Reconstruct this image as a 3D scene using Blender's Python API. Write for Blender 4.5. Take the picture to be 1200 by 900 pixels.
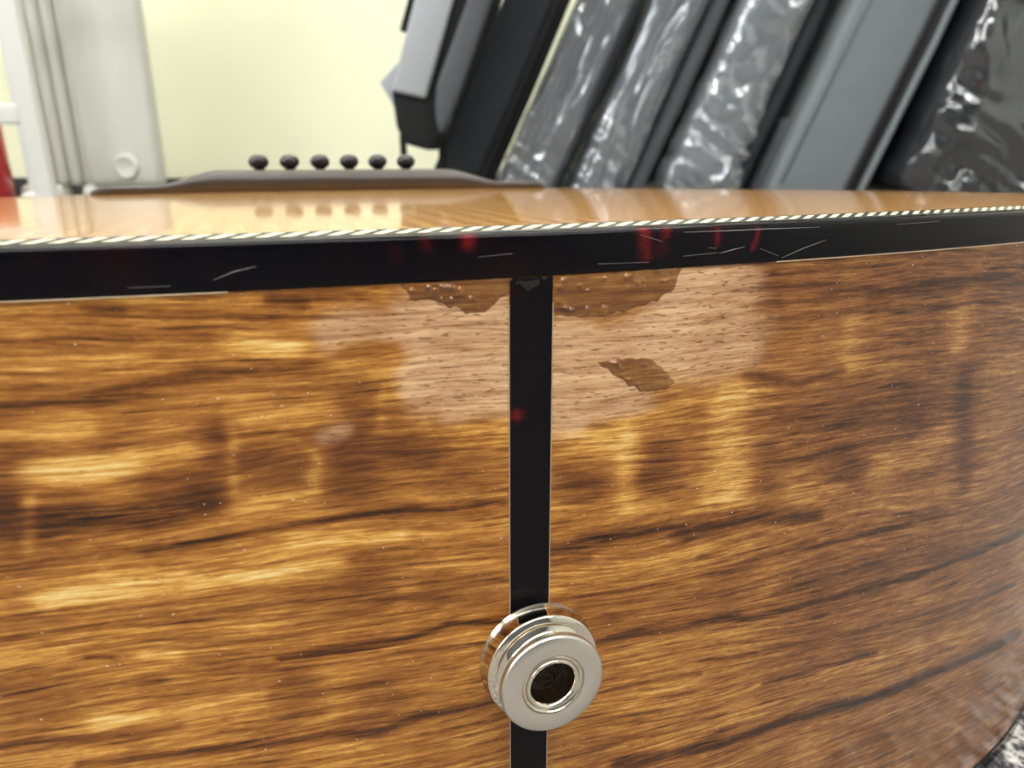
import bpy, bmesh, math, random
import numpy as np
from mathutils import Matrix, Vector, Euler
from math import sin, cos, pi, radians, atan2, sqrt, exp

random.seed(4)
SC = bpy.context.scene
COL = SC.collection
for o in list(bpy.data.objects):
    bpy.data.objects.remove(o, do_unlink=True)

# ------------------------------------------------------------------ camera, light, exposure
CAM = Vector((-0.02682, -0.07329, 0.12919))
YAW = radians(18.809)
cd = bpy.data.cameras.new('camera')
cam = bpy.data.objects.new('camera', cd); COL.objects.link(cam)
right = Vector((0.94686741, -0.32161391, 0.00256951))
up = Vector((0.0985252, 0.2976558, 0.94957559))
fwd = Vector((0.30616155, 0.89886902, -0.31352765))
cam.matrix_world = Matrix(((right.x, up.x, -fwd.x, CAM.x), (right.y, up.y, -fwd.y, CAM.y), (right.z, up.z, -fwd.z, CAM.z), (0, 0, 0, 1)))
cd.sensor_width = 36.0
cd.lens = 834.92 / 1200 * 36.0
cd.clip_start = 0.005; cd.clip_end = 50
cd.dof.use_dof = True; cd.dof.focus_distance = 0.098; cd.dof.aperture_fstop = 30
SC.camera = cam

world = bpy.data.worlds.new('world'); SC.world = world; world.use_nodes = True
world.node_tree.nodes['Background'].inputs[0].default_value = (0.9, 0.95, 1.0, 1)
world.node_tree.nodes['Background'].inputs[1].default_value = 0.2
SC.view_settings.view_transform = 'Standard'; SC.view_settings.look = 'None'
SC.view_settings.gamma = 1.0; SC.view_settings.use_curve_mapping = False
SC.view_settings.exposure = 0.72
LAMP = 15.0
WINDOW_W = 34.0

# ------------------------------------------------------------------ wood figure of the side, bright sheen painted in (mm along the rim from the centre seam, mm below the top)
DARK = [
 ([(-52.6,-15.7),(-46.9,-15.4),(-40.6,-14.5),(-33.0,-13.2),(-22.5,-13.7)],1.1,0.5),
 ([(-53.5,-20.7),(-44.8,-20.4),(-36.3,-20.0),(-23.0,-20.4)],0.6,0.5),
 ([(-51.9,-27.7),(-47.5,-27.6),(-41.0,-27.9),(-36.1,-27.2)],2.27,0.85),
 ([(-54.3,-25.3),(-54.8,-27.6)],1.85,0.7),
 ([(-42.0,-32.0),(-35.1,-31.4),(-29.5,-30.9),(-23.9,-30.8),(-15.5,-31.0),(-3.4,-31.7)],0.56,0.85),
 ([(-55.7,-32.6),(-45.6,-31.5),(-35.4,-31.5)],0.88,0.5),
 ([(-29.9,-47.2),(-22.7,-47.6),(-15.1,-47.7),(-10.5,-46.8),(-3.0,-47.7)],0.61,0.95),
 ([(-52.2,-56.8),(-43.9,-57.5),(-33.5,-58.3),(-19.7,-59.8),(-13.0,-59.1),(-3.1,-58.9)],0.71,0.75),
 ([(-59.5,-53.0),(-51.6,-53.6),(-41.7,-53.9)],0.75,0.6),
 ([(-57.1,-40.0),(-49.4,-39.9),(-36.2,-40.8),(-27.0,-40.4)],0.37,0.5),
 ([(-49.5,-43.2),(-46.9,-43.9)],0.37,0.8),
 ([(-44.3,-47.5),(-43.0,-47.4)],1.03,0.5),
 ([(-43.6,-6.3),(-40.7,-6.3)],0.56,0.6),
 ([(-27.1,-6.4),(-24.0,-6.9)],0.6,0.7),
 ([(-51.4,-9.2),(-37.3,-8.7),(-24.1,-7.9)],0.25,0.5),
 ([(30.5,-20.0),(38.7,-21.8),(47.2,-21.2)],1.03,0.6),
 ([(3.0,-38.9),(10.2,-38.6),(18.9,-39.1),(22.8,-41.2),(34.5,-40.5),(45.8,-42.9)],1.48,0.7),
 ([(3.0,-41.0),(7.9,-41.4)],0.64,0.6),
 ([(9.7,-54.1),(18.8,-54.6),(26.6,-55.3),(39.6,-57.3),(53.2,-58.6),(67.2,-59.5),(83.6,-60.1),(106.2,-61.5)],0.8,0.75),
 ([(13.1,-75.3),(25.1,-76.9),(36.2,-78.3),(50.9,-78.7),(62.4,-81.4),(75.1,-82.5),(90.2,-83.9),(116.2,-87.7)],1.16,0.85),
 ([(38.7,-69.5),(49.7,-70.5),(63.8,-72.5)],0.55,0.7),
 ([(3.1,-21.9),(11.4,-21.4),(19.3,-21.3)],0.83,0.4),
 ([(75.7,-25.5),(81.2,-45.7)],2.51,0.4),
 ([(33.0,-12.2),(51.6,-13.3),(84.1,-14.4)],0.48,0.5),
 ([(31.2,-7.9),(54.5,-10.4),(85.1,-9.8)],0.48,0.4),
 ([(24.8,-45.1),(46.9,-48.2),(77.3,-49.5)],0.52,0.5),
 ([(26.0,-61.8),(43.9,-64.2),(74.8,-68.4),(107.9,-73.0)],0.57,0.5),
 ([(4.3,-33.1),(11.3,-33.6),(18.8,-33.9)],0.54,0.4),
 ([(-19.4,-19.5),(-13.9,-19.7)],0.46,0.2),
 ([(-53.0,-34.8),(-45.7,-34.4),(-36.6,-35.0)],0.27,0.4),
 ([(-56.3,-44.4),(-45.6,-45.0),(-32.6,-46.6)],0.28,0.4),
 ([(-49.7,-24.7),(-41.7,-23.7),(-35.2,-23.3)],0.35,0.4),
 ([(-51.6,-10.6),(-42.9,-10.5),(-32.8,-10.0)],0.25,0.35),
 ([(30.2,-75.8),(45.7,-78.6)],0.53,0.4),
 ([(9.6,-62.0),(26.2,-64.0)],0.48,0.5),
 ([(4.6,-70.7),(18.0,-71.8),(31.5,-72.4)],0.49,0.5),
 ([(-19.6,-36.3),(-10.8,-36.7),(-2.8,-37.1)],0.4,0.35)]
GOLD_SHEEN = [  # bright amber bands: the silky sheen of the figure painted in as colour
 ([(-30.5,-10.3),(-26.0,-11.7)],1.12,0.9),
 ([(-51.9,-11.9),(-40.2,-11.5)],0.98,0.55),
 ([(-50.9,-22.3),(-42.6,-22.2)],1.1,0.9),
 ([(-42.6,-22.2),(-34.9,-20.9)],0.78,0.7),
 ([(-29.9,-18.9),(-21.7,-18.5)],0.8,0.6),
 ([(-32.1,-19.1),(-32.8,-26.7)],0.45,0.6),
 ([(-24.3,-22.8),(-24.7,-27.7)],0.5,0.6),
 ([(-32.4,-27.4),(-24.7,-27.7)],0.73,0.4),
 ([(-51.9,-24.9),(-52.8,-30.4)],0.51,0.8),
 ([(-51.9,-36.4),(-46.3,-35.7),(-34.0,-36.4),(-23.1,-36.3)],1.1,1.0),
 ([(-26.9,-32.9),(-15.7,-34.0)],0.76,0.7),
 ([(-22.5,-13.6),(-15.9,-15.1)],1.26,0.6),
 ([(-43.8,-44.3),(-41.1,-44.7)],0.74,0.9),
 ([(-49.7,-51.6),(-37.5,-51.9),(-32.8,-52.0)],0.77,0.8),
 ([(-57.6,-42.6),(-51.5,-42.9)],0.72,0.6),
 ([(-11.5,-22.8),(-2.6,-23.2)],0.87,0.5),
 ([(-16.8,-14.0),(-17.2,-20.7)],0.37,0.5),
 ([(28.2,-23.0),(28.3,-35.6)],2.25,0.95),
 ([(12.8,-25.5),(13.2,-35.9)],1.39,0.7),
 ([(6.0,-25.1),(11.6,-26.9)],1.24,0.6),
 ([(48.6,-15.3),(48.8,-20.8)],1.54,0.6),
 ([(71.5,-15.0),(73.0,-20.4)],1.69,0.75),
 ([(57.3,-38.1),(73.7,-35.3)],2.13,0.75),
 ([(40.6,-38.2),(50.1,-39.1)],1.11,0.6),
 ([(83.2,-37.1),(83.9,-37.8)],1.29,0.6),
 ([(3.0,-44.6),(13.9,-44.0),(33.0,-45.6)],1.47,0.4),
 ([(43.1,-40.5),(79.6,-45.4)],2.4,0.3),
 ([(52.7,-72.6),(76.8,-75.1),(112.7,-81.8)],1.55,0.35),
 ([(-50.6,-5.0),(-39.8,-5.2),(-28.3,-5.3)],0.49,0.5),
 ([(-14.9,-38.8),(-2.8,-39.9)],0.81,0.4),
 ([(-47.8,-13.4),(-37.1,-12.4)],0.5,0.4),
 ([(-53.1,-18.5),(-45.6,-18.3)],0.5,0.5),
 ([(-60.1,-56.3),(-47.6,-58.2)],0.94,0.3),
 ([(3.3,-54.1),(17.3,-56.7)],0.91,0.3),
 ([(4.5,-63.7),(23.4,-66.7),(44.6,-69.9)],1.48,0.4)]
RED = [
 ([(-31.1,-23.5),(-26.5,-24.7)],2.25,0.9),
 ([(-20.7,-22.3),(-21.0,-27.2)],2.41,0.95),
 ([(-15.8,-23.0),(-12.4,-24.2)],2.08,0.85),
 ([(-19.3,-16.2),(-19.6,-20.4)],1.82,0.5),
 ([(-33.7,-19.0),(-34.3,-26.0)],1.15,0.6),
 ([(-39.5,-25.1),(-34.2,-25.0)],1.68,0.6),
 ([(-52.7,-19.9),(-54.5,-29.7)],1.68,0.6),
 ([(-25.1,-40.3),(-19.9,-40.1)],3.11,0.5),
 ([(-28.5,-54.4),(-28.2,-51.0)],1.99,0.5),
 ([(-19.5,-54.1),(-19.7,-57.8)],2.58,0.5),
 ([(-12.3,-41.5),(-5.2,-42.9)],2.25,0.45),
 ([(-56.6,-48.6),(-53.8,-48.6)],3.19,0.4),
 ([(-8.9,-27.6),(-5.4,-28.3)],2.56,0.4),
 ([(17.6,-31.3),(17.5,-28.4)],2.38,0.8),
 ([(4.8,-29.8),(7.7,-31.4)],2.29,0.7),
 ([(39.2,-26.9),(67.9,-29.3)],5.59,0.5),
 ([(50.1,-35.1),(54.3,-38.6)],3.03,0.5),
 ([(32.7,-9.4),(86.8,-10.9)],4.4,0.4),
 ([(35.3,-30.0),(36.0,-36.4)],2.11,0.6),
 ([(9.3,-50.5),(29.7,-51.6)],4.18,0.35),
 ([(75.3,-24.1),(80.7,-44.1)],3.33,0.5),
 ([(42.6,-54.2),(90.4,-59.5)],3.52,0.3)]
MATTE = [
 ([(-11.6,-9.8),(-3.2,-10.2)],2.77,1),
 ([(-10.9,-16.0),(-3.3,-16.2)],3.59,1),
 ([(-21.3,-20.4),(-19.4,-20.2)],0.91,0.8),
 ([(-21.8,-10.4),(-14.3,-10.1)],1.78,0.7),
 ([(-10.1,-20.5),(-3.4,-20.2)],1.34,0.6),
 ([(3.6,-15.4),(18.9,-14.2)],3.63,1),
 ([(19.8,-8.5),(27.5,-8.0)],3.32,1),
 ([(20.2,-15.4),(28.2,-15.1)],3.4,1),
 ([(3.6,-21.0),(13.2,-20.6)],2.24,0.9),
 ([(3.6,-11.9),(8.4,-12.3)],1.96,1)]
TORT = [
 ([(-47.9,-1.9),(-46.5,-1.7)],1.0,0.15),
 ([(-11.2,-1.1),(-11.2,-1.6)],0.79,0.5),
 ([(-6.8,-0.9),(-6.7,-1.6)],0.99,0.9),
 ([(-4.3,-1.1),(-4.3,-1.3)],0.54,0.4),
 ([(14.1,-0.8),(14.5,-3.7)],0.98,0.8),
 ([(17.0,-0.9),(16.9,-1.5)],0.79,0.8),
 ([(24.1,-1.0),(24.4,-2.9)],0.51,0.9),
 ([(30.3,-1.2),(29.7,-3.6)],0.42,0.9),
 ([(-14.6,-1.6),(-14.4,-2.9)],0.7,0.3),
 ([(14.8,-2.8),(16.5,-3.0)],1.58,0.4),
 ([(-32.0,-3.3),(-29.7,-3.4)],1.0,0.1),
 ([(59.1,-2.7),(58.0,-3.6)],0.71,0.3),
 ([(-1.7,-21.0),(-1.8,-21.2)],0.69,0.9),
 ([(2.9,-36.0),(2.8,-36.2)],0.31,0.5)]
RUN_L = [(-14.04, -4.95), (-13.25, -6.95), (-9.64, -7.62), (-7.34, -8.78), (-5.44, -9.09), (-3.97, -8.25), (-3.37, -7.16), (-2.29, -6.85), (-2.26, -5.0), (-8.6, -4.68)]
RUN_R = [(2.92, -5.26), (2.94, -9.86), (7.29, -10.47), (11.12, -10.05), (15.66, -9.37), (18.51, -7.53), (19.31, -5.05), (10.42, -5.18)]
RUN_S = [(8.49, -15.73), (12.45, -15.59), (15.39, -16.09), (17.25, -17.24), (19.34, -19.64), (16.79, -20.23), (14.38, -20.05), (12.56, -18.67), (10.21, -17.15)]
RUN_T = [(-1.9, -5.0), (-1.95, -6.6), (-1.1, -6.3), (-0.2, -7.2), (0.9, -6.9), (1.9, -7.3), (2.3, -6.2), (2.3, -5.0)]
SCRATCH = [[(-32.13, -4.1), (-30.1, -3.36), (-28.01, -2.95)], [(24.6, -3.9), (26.34, -3.57), (28.37, -3.25)], [(34.31, -4.9), (37.7, -3.89), (41.51, -2.98)], [(30.76, -3.57), (33.86, -4.66)], [(19.31, -1.19), (26.64, -1.25), (31.85, -1.23), (40.24, -1.32)], [(13.59, -1.28), (16.57, -2.16)], [(-39.74, -4.5), (-36.0, -4.5)], [(23.05, -3.12), (24.05, -3.27)], [(8.23, -4.3), (14.85, -4.43)], [(54.44, -1.48), (63.36, -1.33)], [(19.48, -3.96), (24.34, -3.79)], [(-5.76, -2.93), (-1.94, -2.72)]]

# ------------------------------------------------------------------ node helper
class NT:
    def __init__(s, name):
        s.m = bpy.data.materials.new(name); s.m.use_nodes = True
        s.t = s.m.node_tree; s.t.nodes.clear()
        s.out = s.n('ShaderNodeOutputMaterial')
    def n(s, typ, ins=None, **kw):
        nd = s.t.nodes.new(typ)
        for k, v in kw.items(): setattr(nd, k, v)
        for k, v in (ins or {}).items(): s.set(nd, k, v)
        return nd
    def set(s, nd, k, v):
        sock = nd.inputs[k]
        if hasattr(v, 'bl_idname') and hasattr(v, 'outputs'): v = v.outputs[0]
        if isinstance(v, bpy.types.NodeSocket): s.t.links.new(v, sock)
        else: sock.default_value = v
    def math(s, op, a, b=None, clamp=False):
        nd = s.n('ShaderNodeMath', operation=op, use_clamp=clamp)
        s.set(nd, 0, a)
        if b is not None: s.set(nd, 1, b)
        return nd.outputs[0]
    def sub(s, a, b): return s.math('SUBTRACT', a, b)
    def mul(s, a, b): return s.math('MULTIPLY', a, b)
    def add(s, a, b): return s.math('ADD', a, b)
    def step(s, v, lo, hi):
        nd = s.n('ShaderNodeMapRange', interpolation_type='SMOOTHSTEP')
        s.set(nd, 0, v); s.set(nd, 1, lo); s.set(nd, 2, hi)
        return nd.outputs[0]
    def mix(s, f, a, b):
        nd = s.n('ShaderNodeMix', data_type='RGBA')
        s.set(nd, 0, f); s.set(nd, 6, a); s.set(nd, 7, b)
        return nd.outputs[2]
    def noise(s, vec, scale=1.0, detail=2.0, rough=0.5, dist=0.0):
        nd = s.n('ShaderNodeTexNoise'); s.set(nd, 'Vector', vec); s.set(nd, 'Scale', scale)
        s.set(nd, 'Detail', detail); s.set(nd, 'Roughness', rough); s.set(nd, 'Distortion', dist)
        return nd.outputs[0]
    def scale(s, vec, xyz):
        nd = s.n('ShaderNodeVectorMath', operation='MULTIPLY'); s.set(nd, 0, vec); s.set(nd, 1, xyz)
        return nd.outputs[0]
    def ramp(s, f, stops):
        nd = s.n('ShaderNodeValToRGB'); s.set(nd, 0, f)
        e = nd.color_ramp.elements
        while len(e) < len(stops): e.new(0.5)
        for i, (p, c) in enumerate(stops): e[i].position = p; e[i].color = (*c, 1)
        return nd.outputs[0]
    def bump(s, h, strength=0.3, dist=0.001):
        nd = s.n('ShaderNodeBump'); s.set(nd, 'Height', h); s.set(nd, 'Strength', strength); s.set(nd, 'Distance', dist)
        return nd.outputs[0]
    def bsdf(s, col, rough=0.5, metal=0.0, coat=0.0, coat_rough=0.05, normal=None, spec=0.5, **kw):
        nd = s.n('ShaderNodeBsdfPrincipled')
        if isinstance(col, tuple): col = (*col[:3], 1)
        s.set(nd, 'Base Color', col); s.set(nd, 'Roughness', rough); s.set(nd, 'Metallic', metal)
        s.set(nd, 'Coat Weight', coat); s.set(nd, 'Coat Roughness', coat_rough); s.set(nd, 'Coat IOR', 1.36); s.set(nd, 'Specular IOR Level', spec)
        if normal is not None: s.set(nd, 'Normal', normal)
        for k, v in kw.items(): s.set(nd, k, v)
        return nd
    def done(s, sh):
        s.set(s.out, 'Surface', sh); return s.m

def obj_co(t): return t.n('ShaderNodeTexCoord').outputs['Object']

def plain(name, col, rough=0.5, metal=0.0, coat=0.0, var=0.12, sc=60.0, bump=0.0, bsc=400.0, bd=0.0005, spec=0.5):
    t = NT(name); co = obj_co(t)
    n = t.noise(co, sc, 3, 0.6)
    a = tuple(c * (1 - var) for c in col) + (1,); b = tuple(min(1, c * (1 + var)) for c in col) + (1,)
    c = t.mix(n, a, b)
    nm = t.bump(t.noise(co, bsc, 2), bump, bd) if bump else None
    return t.done(t.bsdf(c, rough, metal, coat, 0.05, nm, spec))

def koa_material(name, wet=False):
    t = NT(name)
    uv = t.n('ShaderNodeUVMap', uv_map='grain').outputs[0]
    fg = t.n('ShaderNodeAttribute', attribute_name='figure')
    sp = t.n('ShaderNodeSeparateColor'); t.set(sp, 0, fg.outputs['Color'])
    d, g, r = sp.outputs[0], sp.outputs[1], sp.outputs[2]
    m = fg.outputs['Alpha']
    # slow wander of the grain lines
    wv = t.noise(t.scale(uv, (14, 45, 1)), 1, 2, 0.5)
    off = t.n('ShaderNodeCombineXYZ'); t.set(off, 1, t.mul(t.sub(wv, 0.5), 0.007))
    va = t.n('ShaderNodeVectorMath', operation='ADD'); t.set(va, 0, uv); t.set(va, 1, off)
    p = va.outputs[0]
    broad = t.noise(t.scale(p, (9, 190, 1)), 1, 3, 0.55)
    fine = t.noise(t.scale(p, (50, 800, 1)), 1, 5, 0.72)
    hair = t.noise(t.scale(p, (110, 2000, 1)), 1, 3, 0.65)
    thread = t.step(t.noise(t.scale(p, (80, 1700, 1)), 1, 3, 0.6), 0.57, 0.68)
    flick = t.noise(t.scale(uv, (420, 1500, 1)), 1, 3, 0.65, 0.8)   # silky cross figure
    cross = t.noise(t.scale(uv, (75, 20, 1)), 1, 2, 0.5)            # curl bars across the grain, their sheen put into the colour
    pore = t.noise(t.scale(p, (500, 4200, 1)), 1, 2, 0.5)
    # ragged edges of the streaks
    dn = t.step(t.add(d, t.mul(t.sub(fine, 0.5), t.add(t.mul(d, 1.1), 0.05))), 0.05, 0.95)
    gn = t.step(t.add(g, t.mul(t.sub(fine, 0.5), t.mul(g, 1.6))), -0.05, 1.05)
    v = t.add(0.575, t.mul(t.sub(broad, 0.5), 0.30))
    v = t.add(v, t.mul(t.sub(fine, 0.5), 0.72))
    v = t.sub(v, t.mul(thread, 0.22))
    v = t.add(v, t.mul(t.sub(hair, 0.5), 0.85))
    v = t.add(v, t.mul(t.sub(flick, 0.5), 0.36))
    v = t.add(v, t.mul(t.sub(cross, 0.5), 0.30))
    lines = t.step(t.noise(t.scale(p, (6, 430, 1)), 1, 3, 0.6), 0.56, 0.72)
    v = t.sub(v, t.mul(lines, 0.16))
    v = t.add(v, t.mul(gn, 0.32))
    v = t.sub(v, t.mul(dn, 0.38))
    v = t.sub(v, t.mul(r, 0.25))
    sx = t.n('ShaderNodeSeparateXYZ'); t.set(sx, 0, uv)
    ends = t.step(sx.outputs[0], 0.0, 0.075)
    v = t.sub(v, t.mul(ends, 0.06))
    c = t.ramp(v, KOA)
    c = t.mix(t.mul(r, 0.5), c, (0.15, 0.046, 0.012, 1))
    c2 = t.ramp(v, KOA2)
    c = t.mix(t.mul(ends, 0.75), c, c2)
    pm = t.step(pore, 0.66, 0.74)
    c = t.mix(t.mul(pm, 0.55), c, (0.045, 0.018, 0.007, 1))
    if wet:
        c = t.mix(0.6, c, (0.105, 0.033, 0.008, 1))
        b = t.bump(t.noise(t.scale(uv, (700, 900, 1)), 1, 2), 0.10, 0.0003)
        return t.done(t.bsdf(c, 0.3, 0, 1.0, 0.02, b, 0.05, **{'Coat IOR': 1.5}))
    mm = t.step(t.add(m, t.mul(t.sub(fine, 0.5), t.mul(m, 1.3))), 0.12, 0.75)
    raw = t.ramp(v, [(0.1, (0.24, 0.105, 0.045)), (0.45, (0.64, 0.37, 0.20)), (0.75, (0.88, 0.62, 0.40))])
    raw = t.mix(t.mul(t.step(t.noise(t.scale(p, (560, 3000, 1)), 1, 2, 0.5), 0.59, 0.66), 0.7), raw, (0.10, 0.04, 0.018, 1))
    c = t.mix(t.mul(mm, 0.72), c, raw)
    # pale specks paint the glint of tiny glossy pits into the colour
    sparkle = t.step(t.noise(t.scale(uv, (1500, 2600, 1)), 1, 1), 0.755, 0.80)
    c = t.mix(t.mul(sparkle, 0.8), c, (0.85, 0.75, 0.6, 1))
    hb = t.add(t.mul(hair, 0.6), t.mul(pore, 0.4))
    nd = t.bump(hb, 0.25, 0.00010)
    sh = t.bsdf(c, t.add(0.42, t.mul(mm, 0.12)), 0, t.sub(1.0, t.mul(mm, 0.85)), 0.15, nd, 0.05)
    t.set(sh, 'Coat Normal', t.bump(t.noise(t.scale(uv, (120, 400, 1)), 1, 2), 0.04, 0.0003))
    return t.done(sh)

KOA = [(0.0, (0.018, 0.006, 0.002)), (0.22, (0.090, 0.028, 0.005)), (0.42, (0.26, 0.088, 0.014)),
       (0.60, (0.46, 0.187, 0.034)), (0.80, (0.80, 0.42, 0.090)), (1.0, (0.96, 0.72, 0.29))]
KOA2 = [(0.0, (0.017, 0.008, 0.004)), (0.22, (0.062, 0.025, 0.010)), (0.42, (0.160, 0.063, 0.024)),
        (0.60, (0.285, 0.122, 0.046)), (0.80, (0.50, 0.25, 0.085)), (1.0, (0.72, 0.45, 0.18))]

def tortoise_material(name):
    t = NT(name)
    fg = t.n('ShaderNodeAttribute', attribute_name='figure').outputs['Color']
    sp = t.n('ShaderNodeSeparateColor'); t.set(sp, 0, fg)
    co = obj_co(t)
    n = t.noise(co, 400, 3, 0.6)
    k = t.mul(t.math('POWER', sp.outputs[0], 2.0), t.step(n, 0.25, 0.7))
    base = t.mix(t.step(t.noise(co, 60, 2), 0.5, 0.8), (0.0035, 0.003, 0.0045, 1), (0.012, 0.0035, 0.005, 1))
    c = t.mix(k, base, (0.26, 0.012, 0.012, 1))
    rg = t.add(0.09, t.mul(t.noise(t.scale(co, (300, 300, 3000)), 1, 2), 0.15))
    return t.done(t.bsdf(c, rg, 0, 0.0, 0.05, t.bump(t.noise(t.scale(co, (60, 60, 1500)), 1, 2), 0.03, 0.0002), 0.14))

def spruce_material():
    t = NT('spruce'); co = obj_co(t)
    sx = t.n('ShaderNodeSeparateXYZ'); t.set(sx, 0, co)
    w = t.add(t.mul(sx.outputs[0], 1900), t.mul(t.noise(t.scale(co, (40, 2.5, 1)), 1, 2), 9.0))
    sn = t.math('SINE', w)
    line = t.math('POWER', t.add(t.mul(sn, 0.5), 0.5), 2.0)
    c = t.mix(t.mul(line, 0.8), (0.88, 0.47, 0.125, 1), (0.55, 0.20, 0.035, 1))
    c = t.mix(t.mul(t.noise(t.scale(co, (60, 8, 1)), 1, 3), 0.45), c, (0.76, 0.36, 0.08, 1))
    return t.done(t.bsdf(c, 0.4, 0, 1.0, 0.07, None, 0.4))

def carpet_material():
    t = NT('carpet'); co = obj_co(t)
    n = t.noise(co, 190, 3, 0.7); n2 = t.noise(co, 420, 2, 0.6)
    v = t.add(t.mul(n, 0.6), t.mul(n2, 0.4))
    c = t.ramp(t.step(v, 0.36, 0.64), [(0.0, (0.02, 0.021, 0.022)), (0.35, (0.11, 0.11, 0.11)), (0.6, (0.36, 0.34, 0.32)), (1.0, (0.75, 0.70, 0.66))])
    return t.done(t.bsdf(c, 0.9, 0, 0, 0.1, t.bump(v, 1.0, 0.004), 0.2))

def fabric(name, col, var=0.2):
    t = NT(name); co = obj_co(t)
    n = t.noise(co, 22, 4, 0.6)
    wv = t.noise(t.scale(co, (900, 900, 900)), 1, 1)
    c = t.mix(n, tuple(x * (1 - var) for x in col) + (1,), tuple(min(1, x * (1 + var)) for x in col) + (1,))
    return t.done(t.bsdf(c, 0.75, 0, 0, 0.1, t.bump(wv, 0.25, 0.0006), 0.35))

def film_material(haze=.16, base=.12):
    t = NT('plastic_film'); co = obj_co(t)
    lw = t.n('ShaderNodeLayerWeight'); t.set(lw, 0, 0.35)
    nm = t.bump(t.noise(t.scale(co, (34, 34, 6)), 1, 3, 0.5, 0.4), 0.45, 0.006)
    gl = t.n('ShaderNodeBsdfGlossy'); t.set(gl, 'Color', (0.95, 0.97, 1, 1)); t.set(gl, 'Roughness', 0.085); t.set(gl, 'Normal', nm)
    tr = t.n('ShaderNodeBsdfTransparent'); t.set(tr, 0, (0.94, 0.95, 0.97, 1))
    df = t.n('ShaderNodeBsdfDiffuse'); t.set(df, 0, (0.62, 0.66, 0.70, 1)); t.set(df, 'Normal', nm)
    a = t.n('ShaderNodeMixShader'); t.set(a, 0, haze); t.set(a, 1, tr); t.set(a, 2, df)
    b = t.n('ShaderNodeMixShader'); t.set(b, 0, t.add(base, t.mul(lw.outputs[0], 0.5))); t.set(b, 1, a.outputs[0]); t.set(b, 2, gl)
    return t.done(b.outputs[0])

def emit_material(name, col, k):
    t = NT(name); e = t.n('ShaderNodeEmission'); t.set(e, 0, (*col, 1)); t.set(e, 1, k)
    return t.done(e)

# ------------------------------------------------------------------ mesh helpers
def mesh_from(name, V, F, mat, parent=None, smooth=True):
    me = bpy.data.meshes.new(name)
    me.from_pydata([tuple(map(float, v)) for v in V], [], [tuple(int(i) for i in f) for f in F])
    me.update()
    for m in (mat if isinstance(mat, (list, tuple)) else [mat]): me.materials.append(m)
    if smooth: me.shade_smooth()
    o = bpy.data.objects.new(name, me); COL.objects.link(o)
    if parent is not None: o.parent = parent
    return o

def fix_normals(o):
    bm = bmesh.new(); bm.from_mesh(o.data); bmesh.ops.recalc_face_normals(bm, faces=bm.faces[:]); bm.to_mesh(o.data); bm.free()
    return o

def rbox(sx, sy, sz, r, nx=4, ny=4, nz=4):
    """rounded box centred on the origin: a tessellated cube pulled onto its rounded hull"""
    V, F, idx = [], [], {}
    h = (sx / 2, sy / 2, sz / 2); N = (nx, ny, nz)
    def ticks(half, n):
        rr = min(r, half * 0.999)
        a = [-half + rr * (1 - cos(pi / 2 * k / 4)) * 1.0 for k in range(4)]
        mid = list(np.linspace(-half + rr, half - rr, max(2, n)))
        return a + mid + [-x for x in a[::-1]]
    T = [ticks(h[i], N[i]) for i in range(3)]
    def vert(p):
        key = tuple(round(c, 7) for c in p)
        if key in idx: return idx[key]
        rr = [min(r, h[i] * 0.999) for i in range(3)]
        q = [max(-h[i] + rr[i], min(h[i] - rr[i], p[i])) for i in range(3)]
        d = Vector(p) - Vector(q)
        if d.length > 1e-9: d = d.normalized() * min(rr)
        idx[key] = len(V); V.append(tuple(Vector(q) + d)); return idx[key]
    for ax in range(3):
        u, w = (ax + 1) % 3, (ax + 2) % 3
        for sgn in (-1, 1):
            for i in range(len(T[u]) - 1):
                for j in range(len(T[w]) - 1):
                    c = []
                    for (a, b) in ((i, j), (i + 1, j), (i + 1, j + 1), (i, j + 1)):
                        p = [0, 0, 0]; p[ax] = sgn * h[ax]; p[u] = T[u][a]; p[w] = T[w][b]
                        c.append(vert(p))
                    if sgn < 0: c = c[::-1]
                    if len(set(c)) >= 3: F.append(list(dict.fromkeys(c)))
    return V, F

def move(V, d, R=None):
    out = []
    for v in V:
        v = Vector(v)
        if R is not None: v = R @ v
        out.append(tuple(v + Vector(d)))
    return out

def lathe(prof, n=96):
    """revolve (radius, height) about +Z"""
    V, F = [], []
    for (r, z) in prof:
        for k in range(n):
            a = 2 * pi * k / n; V.append((r * cos(a), r * sin(a), z))
    for i in range(len(prof) - 1):
        for k in range(n):
            F.append((i * n + k, i * n + (k + 1) % n, (i + 1) * n + (k + 1) % n, (i + 1) * n + k))
    return V, F

def prism(poly, y0, y1, bev=0.004):
    """(x,z) outline extruded along y, edges rounded"""
    bm = bmesh.new()
    a = [bm.verts.new((x, y0, z)) for x, z in poly]; b = [bm.verts.new((x, y1, z)) for x, z in poly]
    n = len(poly)
    bm.faces.new(a); bm.faces.new(b[::-1])
    for i in range(n): bm.faces.new((a[i], b[i], b[(i + 1) % n], a[(i + 1) % n]))
    bmesh.ops.recalc_face_normals(bm, faces=bm.faces[:])
    if bev: bmesh.ops.bevel(bm, geom=bm.edges[:], offset=bev, segments=3, affect='EDGES', profile=0.5, clamp_overlap=True)
    V = [tuple(v.co) for v in bm.verts]; bm.verts.index_update(); F = [[v.index for v in f.verts] for f in bm.faces]
    bm.free(); return V, F

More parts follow.
